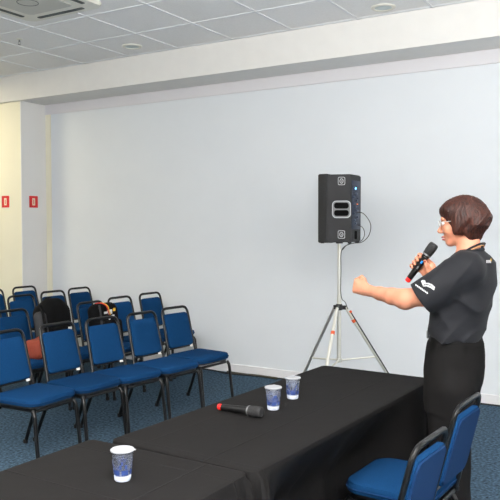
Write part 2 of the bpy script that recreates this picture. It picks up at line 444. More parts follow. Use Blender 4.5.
# ================================================================== CHAIRS
def make_chair():
    t = empty('banquet_chair')
    xf, xr = .21, -.19
    # seat outline: squarer at the back, generous corners at the front
    w = .435
    out = []
    for cx, cy, a0, r in ((xf-.085, w/2-.085, 0, .085), (xr+.035, w/2-.035, PI/2, .035), (xr+.035, -w/2+.035, PI, .035), (xf-.085, -w/2+.085, 1.5*PI, .085)):
        for k in range(8):
            a = a0+PI/2*k/7; out.append((cx+r*math.cos(a), cy+r*math.sin(a)))
    s = build('seat', pad(BM(), out, .048, Matrix.Translation((0, 0, .418)), .012, .014), M['blue'], t)
    cxs = .5*(xf+xr)
    bm = BM(); tube(bm, [((x-cxs)*1.012+cxs, y*1.012, .437) for x, y in out], .0035, 6, closed=True)
    build('piping', bm, M['blue_d'], s)
    build('seat_pan', prism(BM(), [((x-cxs)*.93+cxs, y*.93) for x, y in out], .402, .419), M['blkplastic'], s)
    # back: reclined plane
    p0 = Vector((-.185, 0, .40)); p1 = Vector((-.30, 0, .858)); ax = (p1-p0).normalized(); nr = Vector((ax.z, 0, -ax.x))  # faces +x
    L = (p1-p0).length; hw_ = .167
    path = [p0+Vector((0, -hw_-.014, 0)), p0+ax*.12+Vector((0, -hw_-.006, 0)), p1+Vector((0, -hw_, 0)), p1+Vector((0, hw_, 0)), p0+ax*.12+Vector((0, hw_+.006, 0)), p0+Vector((0, hw_+.014, 0))]
    bm = BM(); tube(bm, fillet(path, .065, 7), .0125, 10, flat=.85)
    build('back_frame', bm, M['blkmetal'], t)
    T = frame(p0+ax*.265-nr*.016, Vector((0, 1, 0)), ax, nr)
    ol = rrect(.316, .312, .035, 6); ol = [(x*(1-.04*(y/.16)), y) for x, y in ol]
    b = build('backrest', pad(BM(), ol, .03, T, .010, .012), M['blue'], t)
    build('back_shell', prism(BM(), [(x*.96, y*.96) for x, y in ol], -.008, .002, T, .002), M['blue_d'], b)
    T2 = frame(p0+ax*.100+nr*.006+Vector((0, .125, 0)), Vector((0, 1, 0)), ax, nr)
    build('sticker', prism(BM(), rrect(.032, .018, .004, 3), .0, .006, T2), M['sticker'], t)
    bm = BM(); tube(bm, [p0+ax*.103+Vector((0, -hw_, 0))-nr*.004, p0+ax*.103+Vector((0, hw_, 0))-nr*.004], .007, 8)
    build('back_rail', bm, M['blkmetal'], t)
    # seat ring and stretchers
    bm = BM(); fr = [(.185, -.175, .385), (.185, .175, .385), (-.18, .18, .385), (-.18, -.18, .385)]
    tube(bm, fillet(fr+[fr[0]], .03, 4), .0115, 8)
    for sy in (-1, 1): tube(bm, [(-.188, sy*.184, .40), (-.188, sy*.184, .38)], .012, 8)
    build('seat_frame', bm, M['blkmetal'], t)
    for sy in (-1, 1):
        bm = BM(); tube(bm, fillet([(.175, sy*.186, .39), (.195, sy*.194, .36), (.235, sy*.200, .012)], .03, 4), .014, 10)
        l = build('leg', bm, M['blkmetal'], t); build('rubber_foot', lathe(BM(), [(.016, 0), (.018, .02), (.014, .028)], 12, Matrix.Translation((.236, sy*.200, 0))), M['rubber'], l)
        bm = BM(); tube(bm, fillet([(-.12, sy*.184, .388), (-.165, sy*.188, .36), (-.315, sy*.204, .012)], .04, 4), .014, 10)
        l = build('leg', bm, M['blkmetal'], t); build('rubber_foot', lathe(BM(), [(.016, 0), (.018, .02), (.014, .028)], 12, Matrix.Translation((-.317, sy*.204, 0))), M['rubber'], l)
    return t
proto = make_chair(); first = [True]
def chair(bx, by, ang, label, group):
    o = proto if first[0] else copy_tree(proto); first[0] = False
    a = R(ang); o.location = (bx+.30*math.cos(a), by+.30*math.sin(a), 0); o.rotation_euler = (0, 0, a)
    tag(o, label=label, cat='chair', group=group); return o
A1 = 'blue chairs of the front audience row'; A2 = 'blue chairs of the second audience row'; A3 = 'blue chairs of the third audience row'; A4 = 'blue chairs of the rearmost audience row'
for y, a, l in ((5.19, -6, 'blue chair ending the front audience row nearest the wall, its seat and legs fully seen'),
                (4.73, -6, 'blue front row chair second from the wall end of its row'),
                (4.26, -6, 'blue front row chair in the middle, before the black backpack with white and yellow print'),
                (3.84, -2, 'blue front row chair in front of the big plain black backpack and rust bag'),
                (3.38, 2, 'blue front row chair cut by the left edge of the picture')):
    chair({5.19: -4.01, 4.73: -4.01, 4.26: -4.06, 3.84: -4.12, 3.38: -4.14}[y], {5.19: 5.24, 4.73: 4.77, 4.26: 4.33, 3.84: 3.90, 3.38: 3.42}.get(y, y), a, l, A1)
for y, x, l in ((6.20, -5.09, 'blue second row chair at the wall end of its row'),
                (5.69, -5.08, 'blue second row chair just right of the backpack with white and yellow print'),
                (5.17, -5.00, 'blue second row chair carrying the black backpack with white and yellow print'),
                (4.74, -5.08, 'blue second row chair hidden behind the big plain black backpack'),
                (4.31, -5.12, 'blue second row chair at the left edge, beside the rust bag')):
    chair(x, y, -3, l, A2)
for y, x, l in ((6.28, -6.25, 'blue third row chair at the wall end, between the two backpacks'),
                (5.80, -6.19, 'blue third row chair above the big plain black backpack'),
                (5.28, -6.12, 'blue third row chair left of the big plain black backpack'),
                (4.80, -6.12, 'blue third row chair cut off by the left picture edge')):
    chair(x, y, -3, l, A3)
for y, x, l in ((6.05, -6.95, 'blue rearmost row chair standing before the pillar with the fire sign'),
                (5.55, -6.95, 'blue rearmost row chair at the left edge in front of the cream wall')):
    chair(x, y, -3, l, A4)
A5 = 'blue chairs behind the speakers table'
chair(-.785, 3.12, 177, 'blue chair pushed under the black table, nearest the standing woman', A5)
chair(-.76, 2.50, 177, 'blue chair in the right foreground, nearest the camera, its back seen from behind', A5)

# ================================================================== TABLES AND CLOTHS
def table(cx, cy, rz, L, W, label):
    t = empty('folding_table', (cx, cy, 0), rz, label=label, cat='table', group='folding tables under black cloths')
    build('tabletop', box(BM(), -W/2+.01, W/2-.01, -L/2+.01, L/2-.01, .725, .752, .004), M['wood'], t)
    for sx in (-1, 1):
        for sy in (-1, 1):
            bm = BM(); tube(bm, [(sx*(W/2-.16), sy*(L/2-.14), .724), (sx*(W/2-.14), sy*(L/2-.09), 0)], .014, 10)
            build('leg', bm, M['alu'], t)
def creasemat(lines):
    m = M['cloth'].copy(); nt = m.node_tree; N = nt.nodes.new; Lk = nt.links.new
    b = nt.nodes['Principled BSDF']; old = b.inputs['Normal'].links[0].from_node
    tc = N('ShaderNodeTexCoord'); sp = N('ShaderNodeSeparateXYZ'); Lk(tc.outputs['Object'], sp.inputs[0])
    def mth(op, a, c=None):
        n = N('ShaderNodeMath'); n.operation = op
        for i, v in enumerate((a, c)):
            if v is None: continue
            if isinstance(v, (int, float)): n.inputs[i].default_value = v
            else: Lk(v, n.inputs[i])
        return n.outputs[0]
    tot = None
    for axis, pos, wd, amp in lines:
        d = mth('ABSOLUTE', mth('SUBTRACT', sp.outputs[axis], pos)); v = mth('MULTIPLY', mth('MAXIMUM', mth('SUBTRACT', 1, mth('DIVIDE', d, wd)), 0), amp)
        tot = v if tot is None else mth('ADD', tot, v)
    lo = N('ShaderNodeTexNoise'); lo.inputs['Scale'].default_value = 7; Lk(tc.outputs['Object'], lo.inputs['Vector'])
    tot = mth('ADD', tot, mth('MULTIPLY', lo.outputs['Fac'], 1.2))
    bp = N('ShaderNodeBump'); bp.inputs['Strength'].default_value = .6; bp.inputs['Distance'].default_value = .004
    Lk(tot, bp.inputs['Height']); Lk(old.outputs[0], bp.inputs['Normal']); Lk(bp.outputs[0], b.inputs['Normal'])
    return m
def cloth(cx, cy, rz, L, W, label, calm, seed, lines, push=None, Lw=None):
    rg = np.random.default_rng(seed); ca, sa = math.cos(rz), math.sin(rz)
    r = .034; hx, hy = W/2, L/2; pts = []
    def side(p, q, n, nm, sd):
        for k in range(n): pts.append((p[0]+(q[0]-p[0])*k/n, p[1]+(q[1]-p[1])*k/n, nm[0], nm[1], sd))
    nl, nw = int(L/.02), int(W/.02)
    def corner(cx_, cy_, a0, sd):
        for k in range(8):
            a = a0+PI/2*k/8; pts.append((cx_+r*math.cos(a), cy_+r*math.sin(a), math.cos(a), math.sin(a), sd))
    side((hx, -hy+r), (hx, hy-r), nl, (1, 0), 'R'); corner(hx-r, hy-r, 0, 'c')
    side((hx-r, hy), (-hx+r, hy), nw, (0, 1), 'F'); corner(-hx+r, hy-r, PI/2, 'c')
    side((-hx, hy-r), (-hx, -hy+r), nl, (-1, 0), 'L'); corner(-hx+r, -hy+r, PI, 'c')
    side((-hx+r, -hy), (hx-r, -hy), nw, (0, -1), 'N'); corner(hx-r, -hy+r, 1.5*PI, 'c')
    n = len(pts); per = 2*(L+W)
    ph = rg.uniform(0, 6.28, 6)
    def wave(i):
        s = i/n*2*PI
        w = .5*math.sin(round(per/.34)*s+ph[0])+.3*math.sin(round(per/.21)*s+ph[1])+.25*math.sin(round(per/.55)*s+ph[2])
        return max(-.2, w)+.15
    rows = [(-.030, .760), (-.02, .760), (-.005, .7598), (-.0005, .757), (.002, .748), (.003, .73)]+[(.004, .73-.70*k/18) for k in range(1, 19)]
    bm = BM(); rings = []
    for off, z in rows:
        ring = []
        for i, (x, y, nx, ny, sd) in enumerate(pts):
            dn = max(0, (.745-z)/.745); o = off
            if z < .745:
                # distance to calm side (where another cloth hangs against this one)
                c = 1
                if 'F' in calm: c = min(c, 0 if ny > .5 else 1)
                if 'N' in calm: c = min(c, 0 if ny < -.5 else 1)
                cornr = math.exp(-(((abs(x)-hx)**2+(abs(y)-hy)**2)/.012))
                o += c*(.035*dn**.8*wave(i)+.055*cornr*dn**.35*max(0, .45+.75*math.sin(i*1.25)))+.01*dn*c
            X, Y = x+nx*o, y+ny*o
            wx, wy = cx+ca*X-sa*Y, cy+sa*X+ca*Y
            if push and nx > .3 and z < .745: 
                pz = max(0, min(1, (.74-z)/.26)); py = 0
                for yc in push: py = max(py, math.exp(-((wy-yc)/.36)**4))
                d_ = .20*pz*py; X -= d_; wx, wy = cx+ca*X-sa*Y, cy+sa*X+ca*Y
            ring.append(bm.verts.new((X, Y, z)))
        rings.append(ring)
    for A, B in zip(rings, rings[1:]):
        for k in range(n): bm.faces.new((A[k], A[(k+1) % n], B[(k+1) % n], B[k]))
    bm.faces.new(rings[0])
    o = build('tablecloth', bm, creasemat(lines)); o.location = (cx, cy, 0); o.rotation_euler = (0, 0, rz)
    sm = o.modifiers.new('thick', 'SOLIDIFY'); sm.thickness = .002; sm.offset = -1
    tag(o, label=label, cat='tablecloth', group='black tablecloths'); return o
FT = (-1.567, 3.022, R(-2.5), 1.82, .70)
NT = (-1.662, 1.197, R(-.6), 1.80, .75)
table(*FT, 'folding table under the far black cloth, carrying two cups and a microphone')
table(*NT, 'folding table under the near black cloth, carrying a single cup')
cloth(*FT, 'far black tablecloth with long crease, under two cups and a microphone', 'N', 3, [('X', .125, .005, 1.3), ('Y', -.86, .005, .8), ('X', -.20, .005, .3)], push=(2.62, 3.12))
cloth(*NT, 'near black tablecloth with crossing creases, under the single cup', 'F', 5, [('Y', .47, .006, 1.3), ('X', .20, .005, 1.4), ('Y', .80, .005, 1.2)], push=None)

# ---------------- cups
def make_cup():
    t = empty('water_cup')
    H = .104; rb, rt = .0265, .0365
    bm = BM(); prof = [(rb-.004, .001), (rb, .003)]
    prof += [(rb+(rt-rb)*k/12+(.0006 if k % 2 else 0), .003+(H-.006)*k/12) for k in range(1, 13)]
    lathe(bm, prof, 32, cap=False); build('cup_wall', bm, M['cup'], t)
    build('cup_base', lathe(BM(), [(rb-.006, 0), (rb-.001, .001), (rb+.0006, .004), (rb+.0022, .018), (rb+.0018, .019)], 32), M['cupwhite'], t)
    build('water', lathe(BM(), [(rb-.001, .0195), (rt-.0035, H*.80)], 32), M['water'], t)
    bm = BM(); seg = 32
    for k in range(seg):   # broken blue print band
        for zz, hh, on in ((.024, .018, k % 5 != 4), (.046, .014, k % 8 in (0, 3)), (.060, .012, k % 16 in (1, 2, 9))):
            if not on: continue
            a0, a1 = 2*PI*k/seg, 2*PI*(k+1)/seg
            q = []
            for a, z in ((a0, zz), (a1, zz), (a1, zz+hh), (a0, zz+hh)):
                rr = rb+(rt-rb)*z/H+.0011; q.append(bm.verts.new((rr*math.cos(a), rr*math.sin(a), z)))
            bm.faces.new(q)
    bmesh.ops.remove_doubles(bm, verts=bm.verts[:], dist=.0001)
    build('printed_band', bm, M['print'], t)
    bm = BM(); lathe(bm, [(rt-.002, H-.004), (rt+.003, H-.003), (rt+.0042, H), (rt+.002, H+.0025), (rt-.006, H+.0022), (.001, H+.003)], 36)
    l = build('foil_lid', bm, M['foil'], t)
    build('pull_tab', box(BM(), rt-.002, rt+.010, -.006, .006, H+.0005, H+.0022, .0006), M['foil'], l)
    return t
cup = make_cup()
for i, (x, y, rz, l) in enumerate(((-1.602, 1.805, .4, 'sealed clear water cup standing alone on the near black tablecloth'),
                           (-1.62, 2.868, 2.0, 'sealed clear water cup nearer the lying microphone on the far cloth'),
                           (-1.641, 3.10, 3.9, 'sealed clear water cup farther from the lying microphone, closest to the speaker stand'))):
    o = cup if i == 0 else copy_tree(cup)
    o.location = (x, y, .7608); o.rotation_euler = (0, 0, rz); tag(o, label=l, cat='cup', group='sealed water cups on the tables')

# ---------------- microphones
def mic(a, b, up, label):
    """a = cap end, b = head end"""
    a, b = Vector(a), Vector(b); z = (b-a).normalized(); u = Vector(up); x = (u-z*u.dot(z)).normalized(); y = z.cross(x); L = (b-a).length
    t = bpy.data.objects.new('handheld_microphone', None); t.empty_display_size = .05; t.matrix_world = frame(a, x, y, z); link(t)
    tag(t, label=label, cat='microphone', group='handheld wireless microphones')
    build('end_cap', lathe(BM(), [(.010, 0), (.0135, .002), (.0145, .006), (.0145, .022)], 24), M['red'], t)
    build('body', lathe(BM(), [(.0145, .022), (.0152, .024), (.0165, L*.35), (.0180, L*.60), (.0188, L*.66), (.020, L*.70)], 28), M['micbody'], t)
    build('collar_ring', lathe(BM(), [(.0200, L*.70), (.0235, L*.705), (.0242, L*.72), (.0235, L*.735)], 28), M['silver'], t)
    build('grille', lathe(BM(), [(.0232, L*.733), (.0250, L*.80), (.0258, L*.87), (.0252, L*.94), (.0235, L*.975), (.019, L*.995), (.002, L)], 28), M['mesh'], t)
    build('display', box(BM(), .0150, .0182, -.0045, .0045, L*.50, L*.565, .001), M['screen'], t)
    build('switch', box(BM(), .0145, .0182, -.004, .004, L*.36, L*.42, .001), M['silver'], t)
    bm = BM()
    for k in range(7): box(bm, .0197, .0203, -.008+k*.0024, -.0068+k*.0024, L*.655, L*.675)
    build('lettering', bm, M['silver'], t)
    return t
mic((-1.833, 2.728, .7758), (-1.587, 2.708, .787), (.2, 1, .1), 'black handheld microphone with red end lying on the far tablecloth')

# ================================================================== SPEAKER AND STAND
SX, SY = -2.56, 5.70
t = empty('speaker_stand', (SX, SY, 0), label='silver aluminium tripod stand holding up the black loudspeaker', cat='speaker stand')
bm = BM(); tube(bm, [(0, 0, .43), (0, 0, .99)], .019, 16); build('lower_pole', bm, M['alu2'], t)
bm = BM(); tube(bm, [(0, 0, .90), (0, 0, 1.46)], .016, 16); build('upper_pole', bm, M['alu2'], t)
bm = BM(); lathe(bm, [(.026, .875), (.030, .88), (.030, .92), (.024, .93)], 20)
for k in range(3):
    a = R(37+120*k); box_c = Matrix.Rotation(a, 4, 'Z')
    prism(bm, [(.02, -.016), (.062, -.012), (.062, .012), (.02, .016)], .88, .915, box_c)
c = build('collar', bm, M['blkplastic'], t)
bm = BM(); tube(bm, [(.0, -.02, .905), (.0, -.055, .905)], .009, 10); build('locking_knob', bm, M['blkplastic'], c)
build('brace_hub', lathe(BM(), [(.026, .42), (.026, .45), (.021, .455)], 18), M['alu2'], t)
for k in range(3):
    a = R(37+120*k); cx, sx_ = math.cos(a), math.sin(a)
    P = lambda r, z: (cx*r, sx_*r, z)
    bm = BM(); kk = .71
    tube(bm, [P(.055, .90), P(.055+kk*.90*.88, .015)], .0135, 12); l = build('leg', bm, M['alu2' if k != 1 else 'alu'], t)
    bm = BM(); tube(bm, [P(.055+kk*.855*.88, .03), P(.055+kk*.885*.88, .0)], .018, 10); build('rubber_foot', bm, M['rubber'], l)
    zb = .40 if k else .46; rb_ = .055+kk*.88*(.90-zb)
    bm = BM(); tube(bm, [P(.02, .437), P(rb_, zb)], .008, 8); build('brace', bm, M['alu2'], t)
    if k in (0, 1, 2):
        zq = {0: .78, 1: .70, 2: .70}[k]; rq = .055+kk*.88*(.90-zq)
        if k != 1:
            bm = BM(); tube(bm, [P(rq-.008, zq+.012), P(rq+.008, zq-.012)], .0175, 12); build('orange_clip', bm, M['orange'], l)
# loudspeaker
sp = empty('loudspeaker', (SX, SY, 1.47), R(2), label='black loudspeaker cabinet mounted on top of the silver tripod stand', cat='loudspeaker')
H = .575; xb, xf_ = .150, -.103; T1 = Matrix.Identity(4)
plan = [(xf_+.06, -.178), (xb-.02, -.128), (xb, -.118), (xb, .118), (xb-.02, .128), (xf_+.06, .178)]
bm = BM(); prism(bm, plan, 0, H, bev=.008); build('cabinet', bm, M['cab'], sp)
front = [(xf_-.03, -.155), (xf_-.012, -.172), (xf_+.062, -.183), (xf_+.062, .183), (xf_-.012, .172), (xf_-.03, .155)]
build('front_grille', prism(BM(), front, -.006, H+.006, bev=.006), M['grille'], sp)
sd = Vector((xb-.02-xf_-.06, .05, 0)).normalized(); sn = Vector((sd.y, -sd.x, 0))
def SP(s, z): return Vector((xf_+.06, -.178, 0))+sd*s+Vector((0, 0, z))
def sideT(s, z): return frame(SP(s, z), sd, Vector((0, 0, 1)), sn)
hc = .125
b = build('side_handle', prism(BM(), rrect(.158, .146, .035), -.001, .006, sideT(hc, H*.485), .002), M['badge'], sp)
build('handle_plate', prism(BM(), rrect(.144, .132, .030), .004, .0075, sideT(hc, H*.485), .001), M['hgrey'], b)
for dz in (.031, -.031):
    build('handle_recess', prism(BM(), rrect(.124, .050, .022), .006, .0095, sideT(hc, H*.485+dz)), M['pocket'], b)
for z in (H*.90, H*.115):
    b = build('badge', prism(BM(), rrect(.060, .068, .012), -.001, .004, sideT(hc-.0, z), .001), M['badge'], sp)
    build('badge_field', prism(BM(), rrect(.052, .060, .010), .003, .0048, sideT(hc, z)), M['badgeblk'], b)
    bm = BM(); tube(bm, [sideT(hc, z) @ Vector((.014*math.cos(a), .019*math.sin(a), .0052)) for a in [2*PI*k/20 for k in range(20)]], .0028, 6, closed=True)
    tube(bm, [sideT(hc, z) @ Vector((-.006, .008, .0055)), sideT(hc, z) @ Vector((.006, 0, .0055)), sideT(hc, z) @ Vector((-.004, -.010, .0055))], .0022, 6)
    build('badge_symbol', bm, M['badge'], b)
rp = build('rear_plate', box(BM(), xb-.002, xb+.004, -.092, .092, .11, H-.05, .002), M['panelblue'], sp)
build('rear_frame', prism(BM(), rrect(.05, .07, .01), 0, .003, frame(Vector((xb, -.0, .06)), Vector((0, 1, 0)), Vector((0, 0, 1)), Vector((1, 0, 0)))), M['pocket'], sp)
for k in range(12):
    yy = random.uniform(-.07, .07); zz = .16+k*.028
    TT = frame(Vector((xb+.004, yy, zz)), Vector((0, 1, 0)), Vector((0, 0, 1)), Vector((1, 0, 0)))
    build('knob', lathe(BM(), [(.010, 0), (.009, .012), (.004, .013)], 12, TT), M['knob'], rp)
def lamp_(y, z, m, r):
    build('indicator_light', lathe(BM(), [(r, 0), (r*.7, .006), (.001, .008)], 12, frame(Vector((xb+.004, y, z)), Vector((0, 1, 0)), Vector((0, 0, 1)), Vector((1, 0, 0)))), m, rp)
lamp_(-.02, H-.115, M['led'], .011); lamp_(.03, H-.20, M['panelblue'], .006); lamp_(.02, H-.25, M['ledo'], .004)
bm = BM()
for x in (-.12, .13):
    for y in (-.09, .09): lathe(bm, [(.016, -.012), (.018, .002)], 12, Matrix.Translation((x, y, 0)))
build('rubber_foot', bm, M['rubber'], sp)
build('pole_socket', lathe(BM(), [(.030, -.014), (.034, .002)], 20), M['blkplastic'], sp)
# cables
cw = Vector((SX, SY, 1.47))
def cable(name, pts, r, label, m='cable'):
    bm = BM(); tube(bm, smooth_path(pts, 8), r, 8); o = build(name, bm, M[m]); tag(o, label=label, cat='cable'); return o
cable('power_cable', [at(357, 212, 5.66), at(364, 214, 5.62), at(370.5, 224, 5.62), at(369, 235, 5.62), at(362, 242, 5.62), at(352, 243.5, 5.60), at(344, 247, 5.60), at(341, 254, 5.63), at(341, 272, 5.66), at(340.6, 290, 5.66), at(342, 299, 5.62), at(345, 302, 5.60), (SX+math.cos(R(37))*.085, SY+math.sin(R(37))*.08-.016, .885)], .0034, 'thin black cable looping from the loudspeaker rear and down along the pole')
cable('signal_cable', [at(358, 225, 5.66), at(363, 228, 5.62), at(364.5, 235, 5.62), at(361, 241, 5.60), at(354, 243, 5.58), at(347, 245, 5.58), at(342.5, 250, 5.62)], .003, 'short thin black cable making the smaller loop behind the loudspeaker')
a0 = R(37)
lp = lambda z, off=.022: (SX+math.cos(a0)*(.055+.625*(.90-z)+off), SY+math.sin(a0)*(.055+.625*(.90-z)+off)-.016, z+.01)
cable('stand_cable', [lp(.86), lp(.8), lp(.7), lp(.5), lp(.3), lp(.1), (SX+.70, SY+.32, .006), (SX+.9, SY+.5, .006)], .0055, 'thick black cable running down the right leg of the tripod stand')
bm = BM(); tube(bm, [lp(.86, .024), lp(.845, .024)], .011, 8)
o = build('cable_tie', bm, M['orange']); tag(o, label='orange tie on the cable at the tripod collar', cat='cable tie')
# floor cable along the wall
cable('floor_cable', [(-5.3, 6.50, .007), (-4.9, 6.47, .007), (-4.5, 6.515, .007), (-4.2, 6.45, .007), (-3.9, 6.49, .008), (-3.6, 6.52, .007), (-3.0, 6.53, .007), (-2.2, 6.52, .007), (-1.2, 6.53, .007), (-.2, 6.52, .007)], .0075, 'dark cable lying on the carpet along the foot of the back wall')
cable('floor_hose', [(-4.25, 6.50, .012), (-4.05, 6.485, .012), (-3.85, 6.50, .012), (-3.62, 6.485, .012)], .012, 'thicker olive cable lying beside the baseboard behind the audience chairs', 'cableolive')

# ================================================================== BAGS
def rbox(P, c, hs, r, rz=0, tilt=0):
    q = P-np.array(c); ca, sa = math.cos(rz), math.sin(rz)
    q = np.stack([q[:, 0]*ca+q[:, 1]*sa, -q[:, 0]*sa+q[:, 1]*ca, q[:, 2]], 1)
    ct, st = math.cos(tilt), math.sin(tilt); q = np.stack([q[:, 0]*ct+q[:, 2]*st, q[:, 1], -q[:, 0]*st+q[:, 2]*ct], 1)
    d = np.abs(q)-(np.array(hs)-r); return np.linalg.norm(np.maximum(d, 0), axis=1)+np.minimum(d.max(1), 0)-r
def bagpart(name, specs, m, parent, h=.008):
    s = SDF(.03)
    for c, hs, r, rz, tl in specs:
        mm = max(hs)*1.5; s.fn(np.array(c)-mm, np.array(c)+mm, lambda P, c=c, hs=hs, r=r, rz=rz, tl=tl: rbox(P, c, hs, r, rz, tl))
    return s.mesh(name, m, parent, h, smooth_it=1)
# big plain backpack on the second row
bx, by = -4.92, 4.56
t = empty('backpack', (bx, by, .462), label='big plain black backpack with grey side, standing on a second row chair', cat='backpack', group='black backpacks on the chairs')
body = bagpart('body', [((.0, .06, .225), (.10, .19, .225), .099, 0, .16), ((.0, .06, .34), (.09, .13, .15), .09, 0, .16)], M['bag'], t)
bagpart('front_pocket', [((.10, .08, .13), (.045, .14, .12), .04, 0, .1)], M['bag'], t)
bagpart('side_panel', [((.06, -.125, .19), (.055, .05, .20), .045, .3, .16)], M['bag2'], t)
bm = BM(); tube(bm, smooth_path([(.04, -.13, .44), (.10, -.15, .36), (.14, -.16, .2), (.13, -.14, .02)], 8), .016, 8, flat=.5); build('shoulder_strap', bm, M['bag'], t)
bm = BM(); tube(bm, smooth_path([(-.06, 0, .45), (-.07, .03, .485), (-.07, .09, .485), (-.06, .12, .45)], 8), .008, 8); build('top_handle', bm, M['bag'], t)
bm = BM(); box(bm, .135, .145, .11, .15, .205, .23, .003); build('white_tag', bm, M['sticker'], t)
# printed backpack
bx, by = -4.78, 5.14
t = empty('backpack', (bx, by, .462), label='black backpack with white and yellow print and a red and yellow ribbon', cat='backpack', group='black backpacks on the chairs')
body = bagpart('body', [((0, 0, .20), (.085, .165, .205), .08, 0, .16)], M['bag'], t)
pk = bagpart('front_pocket', [((.09, .01, .13), (.045, .13, .12), .04, 0, .12)], M['bag'], t)
bm = BM()
for i, (y, z, w_, h__) in enumerate(((-.04, .285, .035, .010), (.0, .292, .03, .012), (.035, .297, .03, .012), (.02, .275, .05, .007), (-.02, .235, .02, .010), (.005, .232, .018, .016), (.055, .242, .03, .014))):
    prism(bm, rrect(w_*1.15, h__*2.1, .004, 3), 0, .004, Matrix.Translation((.085-(z-.14)*.16+.006, y-.015, z+.035)) @ Matrix.Rotation(PI/2, 4, 'Y') @ Matrix.Rotation(PI/2, 4, 'Z'))
build('white_print', bm, M['white'], t)
bm = BM(); prism(bm, rrect(.03, .03, .006, 3), 0, .005, Matrix.Translation((.072, .06, .34)) @ Matrix.Rotation(PI/2, 4, 'Y')); build('yellow_print', bm, M['yellow'], t)
for nm, m_, dy in (('red_ribbon', 'ribbonr', 0), ('yellow_ribbon', 'yellow', .016)):
    bm = BM(); tube(bm, smooth_path([(-.03, -.09+dy, .405), (.03, -.075+dy, .412), (.075, -.05+dy, .385), (.085, -.035+dy, .33), (.085, -.02+dy, .30)], 6), .009, 8, flat=.5); build(nm, bm, M[m_], t)
bm = BM(); tube(bm, smooth_path([(.06, -.13, .40), (.10, -.15, .30), (.11, -.15, .15), (.09, -.14, .02)], 8), .013, 8, flat=.5); build('shoulder_strap', bm, M['bag2'], t)
# rust bag
t = empty('cloth_bag', (-4.76, 4.34, .462), label='rust orange cloth bag lying on the seat of a second row chair', cat='bag')
bagpart('body', [((0, 0, .085), (.11, .145, .088), .06, 0, .1), ((-.02, .08, .11), (.09, .09, .08), .06, .3, 0)], M['rust'], t)
bm = BM(); tube(bm, smooth_path([(.08, -.06, .16), (.04, -.05, .19), (.03, .03, .195), (.08, .06, .17)], 8), .007, 8); build('carry_strap', bm, M['rust'], t)
# ================================================================== THE WOMAN
A = lambda u, v, Y: np.array(at(u, v, Y), float)
def unit(v): v = np.array(v, float); return v/np.linalg.norm(v)
woman = empty('person', (-.99, 3.6, 0), label='standing person with short reddish brown hair, black shirt and one outstretched fist', cat='person')
def kid(o):
    o.parent = woman; o.matrix_parent_inverse = Matrix.Translation((.99, -3.6, 0)); return o
# head frame: forward, left, up
fh = unit((-.985, -.11, -.10)); lh = unit(np.cross((0, 0, 1), fh)); uh = np.cross(fh, lh)
HC = A(460.5, 220, 3.62); HB = [fh, lh, uh]
Hh = lambda f, l, u: HC+fh*f+lh*l+uh*u
ft = unit((-.985, .17, 0)); lt = unit(np.cross((0, 0, 1), ft)); TB = np.array([ft, lt, (0, 0, 1)])
ZL = lambda v: at(463, v, 3.6)[2]
def stack(levels, grow=0, wob=None):
    """solid with elliptical sections: (row, front x, back x, half width)"""
    z = np.array([ZL(l[0]) for l in levels])[::-1]
    s25, c25 = .415, .91
    c = np.array([A((l[1]+l[2])/2, l[0], 3.6)[:2] for l in levels])[::-1]
    w = np.array([l[3] for l in levels])[::-1]
    half = np.array([(l[2]-l[1])/2*.00507 for l in levels])[::-1]
    d = np.sqrt(np.maximum(half**2-(w*s25)**2, .03**2))/c25
    def fun(P):
        zz = P[:, 2]; cx = np.interp(zz, z, c[:, 0]); cy = np.interp(zz, z, c[:, 1]); ww = np.interp(zz, z, w)+grow; dd = np.interp(zz, z, d)+grow
        qx, qy = P[:, 0]-cx, P[:, 1]-cy; F = qx*ft[0]+qy*ft[1]; Lq = qx*lt[0]+qy*lt[1]
        r = (np.abs(F/dd)**2.15+np.abs(Lq/ww)**2.15)**(1/2.15); sd_ = (r-1)*np.minimum(dd, ww)
        top = zz-z[-1]; bot = z[0]-zz; v = np.maximum(np.maximum(sd_, top), bot)
        if wob is not None: v = v+wob(P, F, Lq)
        return v
    ctr = c.mean(0)
    return (np.array([ctr[0]-.3, ctr[1]-.3, z[0]]), np.array([ctr[0]+.3, ctr[1]+.3, z[-1]]), fun)

# --- body: head, neck, trunk, arms, hands, legs as one skin
b = SDF(.018)
b.ell(Hh(-.006, 0, .022), (.092, .073, .088), HB)
b.ell(Hh(.028, 0, -.045), (.062, .056, .074), HB, .03)
b.ell(Hh(.060, 0, -.108), (.024, .024, .019), HB, .02)
for s_ in (-1, 1):
    b.cone(Hh(-.012, s_*.050, -.050), Hh(.055, s_*.014, -.106), .018, .014, .02)
    b.ell(Hh(.056, s_*.034, -.045), (.026, .024, .024), HB, .02)
    b.ell(Hh(-.014, s_*.073, -.022), (.019, .009, .031), HB, .006)
    b.ell(Hh(.102, s_*.032, -.010), (.016, .017, .011), HB, .010, sub=True)
    b.ell(Hh(.099, s_*.010, -.053), (.009, .0075, .007), HB, .006)
b.ell(Hh(.080, 0, .014), (.015, .046, .011), HB, .015)
b.cone(Hh(.088, 0, -.008), Hh(.110, 0, -.046), .008, .0105, .010)
b.ell(Hh(.087, 0, -.077), (.014, .022, .006), HB, .006); b.ell(Hh(.085, 0, -.090), (.013, .019, .007), HB, .006)
b.ell(Hh(.092, 0, -.0835), (.010, .017, .0015), HB, .003, sub=True)
NB = A(470, 256, 3.60)
b.cone(Hh(-.034, 0, -.055), NB, .048, .058, .022)
b.cone(Hh(-.012, 0, -.085), NB+ft*.012, .036, .050, .02)
TOR = [(253, 458, 484, .08), (262, 449, 492, .14), (275, 441, 493, .165), (290, 439, 486, .155), (305, 438, 484, .15), (320, 437, 480, .14), (340, 438, 477, .135), (360, 434, 476, .15), (390, 434, 474, .155)]
lo, hi, fn = stack(TOR); b.fn(lo, hi, fn, .03)
